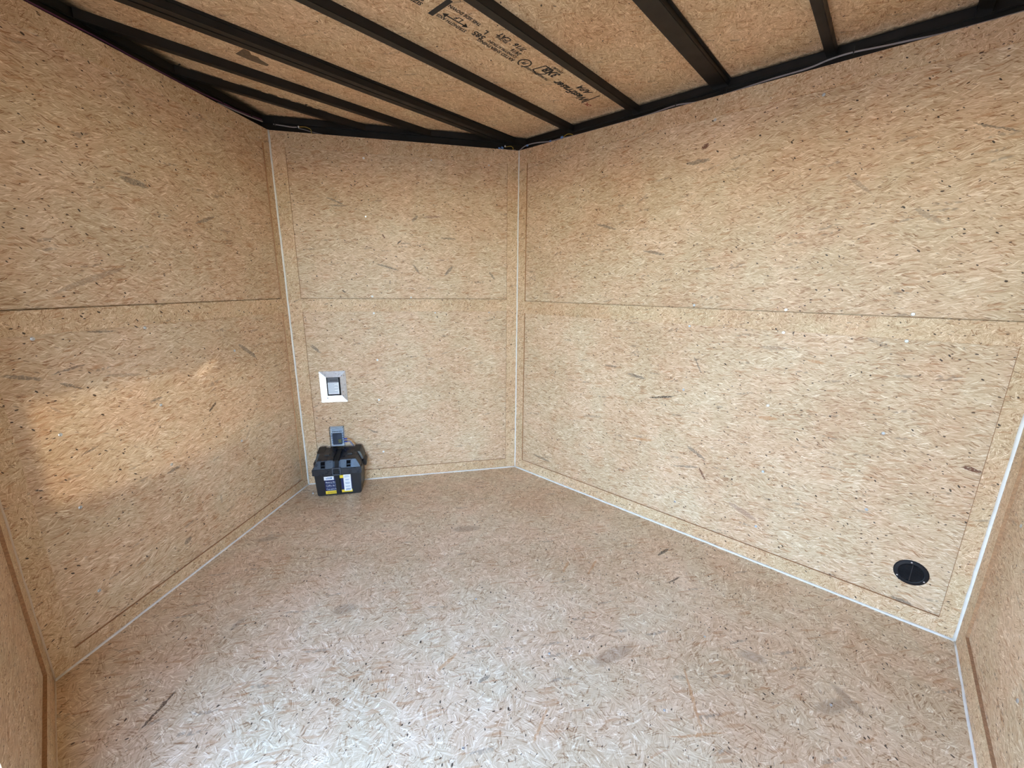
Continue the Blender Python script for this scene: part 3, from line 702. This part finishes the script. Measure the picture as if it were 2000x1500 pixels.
# ------------------------------------------------------------------ round vent
vt = empty('vent', FR['right'][0] @ Matrix.Translation((.1615, -T, .2155)) @ Matrix.Rotation(math.radians(-90), 4, 'X'), 'round black louvred vent low on the right wall near the rear corner', 'vent')
bm = bmesh.new(); R_ = .0525
lathe(bm, [(R_, 0), (R_, .0025), (R_-.003, .0050), (.040, .0062), (.0375, .0055), (.0365, .0015), (.0365, 0)], 48)
mesh_obj('flange', bm, plain('matt_black_vent', (.008, .008, .011), .5, spec=.3), vt, smooth=False)
bm = bmesh.new(); cyl(bm, .037, .037, .0002, .0008, 32); mesh_obj('back_disc', bm, plain('vent_dark', (.002, .002, .003), .9, spec=.1), vt)
for k in range(12):
    yy = -.031+.0056*k; hx = math.sqrt(max(.0368**2-yy*yy, 1e-6))
    bm = bmesh.new()
    for s_ in (0,):
        vs = [bm.verts.new(p) for p in ((-hx, yy-.0016, .0010), (hx, yy-.0016, .0010), (hx, yy+.0010, .0050), (-hx, yy+.0010, .0050), (-hx, yy-.0002, .0010), (hx, yy-.0002, .0010), (hx, yy+.0020, .0050), (-hx, yy+.0020, .0050))]
        for f in ((0,1,2,3),(7,6,5,4),(0,4,5,1),(3,2,6,7),(0,3,7,4),(1,5,6,2)): bm.faces.new([vs[i] for i in f])
    mesh_obj('slat', bm, M_black, vt)
mesh_obj('rib', bxm(-.0014, .0014, -.036, .036, .0008, .0056), M_black, vt)
for a in (-83, 36, 154):
    a = math.radians(a)
    link('screw', screw_mesh('screw', plain('bright_screw', (.75, .75, .78), .3, metal=.8), .0030), vt, Matrix.Translation((.0455*math.cos(a), .0455*math.sin(a), .0052)))

# ------------------------------------------------------------------ wiring along the roof rails
YL = -.012
wall_wire('right', [(2.30, YL, 2.149), (2.244, YL, 2.168), (2.166, YL, 2.169), (2.049, YL, 2.155), (1.964, YL, 2.154), (1.851, YL, 2.1495), (1.628, YL, 2.1495), (1.458, YL, 2.151), (1.307, YL, 2.160), (1.212, YL, 2.1495), (1.081, YL, 2.1495), (.927, YL, 2.158), (.795, YL, 2.160), (.724, YL, 2.170), (.656, YL, 2.172), (.569, YL, 2.164), (.495, YL, 2.158), (.40, YL, 2.151), (.20, YL, 2.151), (.02, YL, 2.151)], .0034, M_gry, 'cable', 'grey cable running along the top of the right wall under the roof rail', 'cable')
wall_wire('front_right', [(.115, YL, 2.150), (.083, YL, 2.149), (.053, YL, 2.149), (.02, YL, 2.152)], .0024, M_gry, 'wire', 'short pale wire in the top corner where the nose meets the right wall')
wall_wire('front_right', [(.086, YL+.002, 2.164), (.066, YL+.004, 2.168), (.050, YL+.006, 2.169), (.038, YL+.004, 2.162), (.036, YL, 2.150)], .0015, M_yel, 'wire', 'thin yellow wire loop in the top corner of the nose and right wall')
wall_wire('right', [(1.958, YL, 2.156), (1.94, YL+.004, 2.163), (1.921, YL+.004, 2.166), (1.898, YL+.002, 2.160), (1.885, YL, 2.149)], .0015, M_yel, 'wire', 'thin yellow wire loop beside a blue connector on the right wall top')
wall_wire('front_left', [(1.25, YL, 2.155), (.919, YL, 2.159), (.851, YL, 2.160), (.757, YL, 2.158), (.715, YL, 2.157), (.46, YL, 2.158), (.305, YL, 2.166), (.220, YL, 2.167), (.109, YL, 2.178), (.03, YL+.004, 2.186)], .0030, M_pur, 'wire', 'purple wire along the top of the left nose wall')
wall_wire('front_left', [(.330, YL+.004, 2.152), (.221, YL+.004, 2.160), (.111, YL+.004, 2.169), (.03, YL+.006, 2.178)], .0032, M_gry, 'cable', 'pale cable beside the purple wire at the tip of the nose', 'cable')
wall_wire('front_right', [(1.405, YL, 2.181), (1.362, YL, 2.178), (1.31, YL, 2.174), (1.285, YL, 2.176)], .0032, M_gry, 'cable', 'pale cable over the nose wall right of the nose tip', 'cable')
wall_wire('front_right', [(1.278, YL+.002, 2.176), (1.252, YL+.002, 2.180), (1.23, YL, 2.178), (1.213, YL, 2.169), (1.211, YL, 2.150)], .0016, M_yel, 'wire', 'thin yellow wire at the end of the pale cable near the nose tip')
wall_wire('front_right', [(1.278, YL, 2.171), (1.244, YL-.002, 2.166), (1.2, YL-.002, 2.157), (1.15, YL-.004, 2.150)], .0018, M_gry, 'wire', 'thin grey wire trailing down to the wall top near the nose tip')
def connector(side, x, y, z_, mat, label, r=.0062, L=.018, rot=0.0, group=None):
    bm = bmesh.new()
    lathe(bm, [(r*.55, 0), (r*.6, L*.05), (r*.95, L*.15), (r, L*.45), (r*.8, L*.8), (r*.5, L)], 12)
    o = mesh_obj('wire_connector', bm, mat, None, FR[side][0] @ Matrix.Translation((x, y, z_)) @ Matrix.Rotation(rot, 4, 'Y'), smooth=True)
    tag(o, label, 'connector', group or 'wire connectors along the roof rails')
h90 = math.radians(90)
connector('right', 1.975, YL, 2.157, M_nut, 'blue wire connector with a yellow wire loop, on top of the right wall', .0072, .018, -h90*.9)
connector('right', 2.056, YL, 2.156, M_nut, 'small blue connector midway between the corner and the yellow looped one', .0060, .014, -h90)
connector('right', 2.236, YL, 2.168, M_nut, 'small blue connector on the grey cable nearest the corner', .0060, .014, -h90)
connector('front_right', .100, YL+.002, 2.152, M_nut, 'upper blue connector at the right end of the nose wall top', .0068, .016, h90*.5)
connector('front_right', .118, YL+.004, 2.1475, M_nut, 'lower blue connector at the right end of the nose wall top', .0066, .016, h90*.6)
connector('front_right', .088, YL+.002, 2.163, M_white_p, 'white tipped connector above the blue pair in the top corner', .0050, .010, 0)
connector('front_right', 1.276, YL, 2.174, M_white_p, 'white wire end on the pale cable near the nose tip', .0046, .009, 0)
def tie(side, x, y, z_, label, r=.0055):
    bm = bmesh.new()
    pts = [Vector((0, r*math.cos(a), r*math.sin(a)*1.2)) for a in [2*math.pi*k/14 for k in range(15)]]
    tube(bm, pts, .0013, 6); box(bm, -.002, .002, r-.002, r+.003, -.0025, .0025); box(bm, -.0012, .0012, r, r+.0012, .002, .018)
    o = mesh_obj('cable_tie', bm, M_blk, None, FR[side][0] @ Matrix.Translation((x, y, z_)))
    tag(o, label, 'cable tie', 'cable ties on the roof wiring')
tie('right', 1.307, YL, 2.160, 'black cable tie on the grey cable, nearest the nose')
tie('right', .652, YL, 2.172, 'black cable tie on the grey cable, nearest the rear')
tie('right', 1.085, YL, 2.152, 'black cable tie on the grey cable under the wide flat bow')
tie('front_left', .300, YL+.002, 2.165, 'black cable tie on the purple wire, farthest from the nose tip')
tie('front_left', .112, YL+.002, 2.175, 'black cable tie on the purple wire close to the nose tip')
tie('front_right', 1.395, YL, 2.180, 'black cable tie on the pale cable at the nose tip')
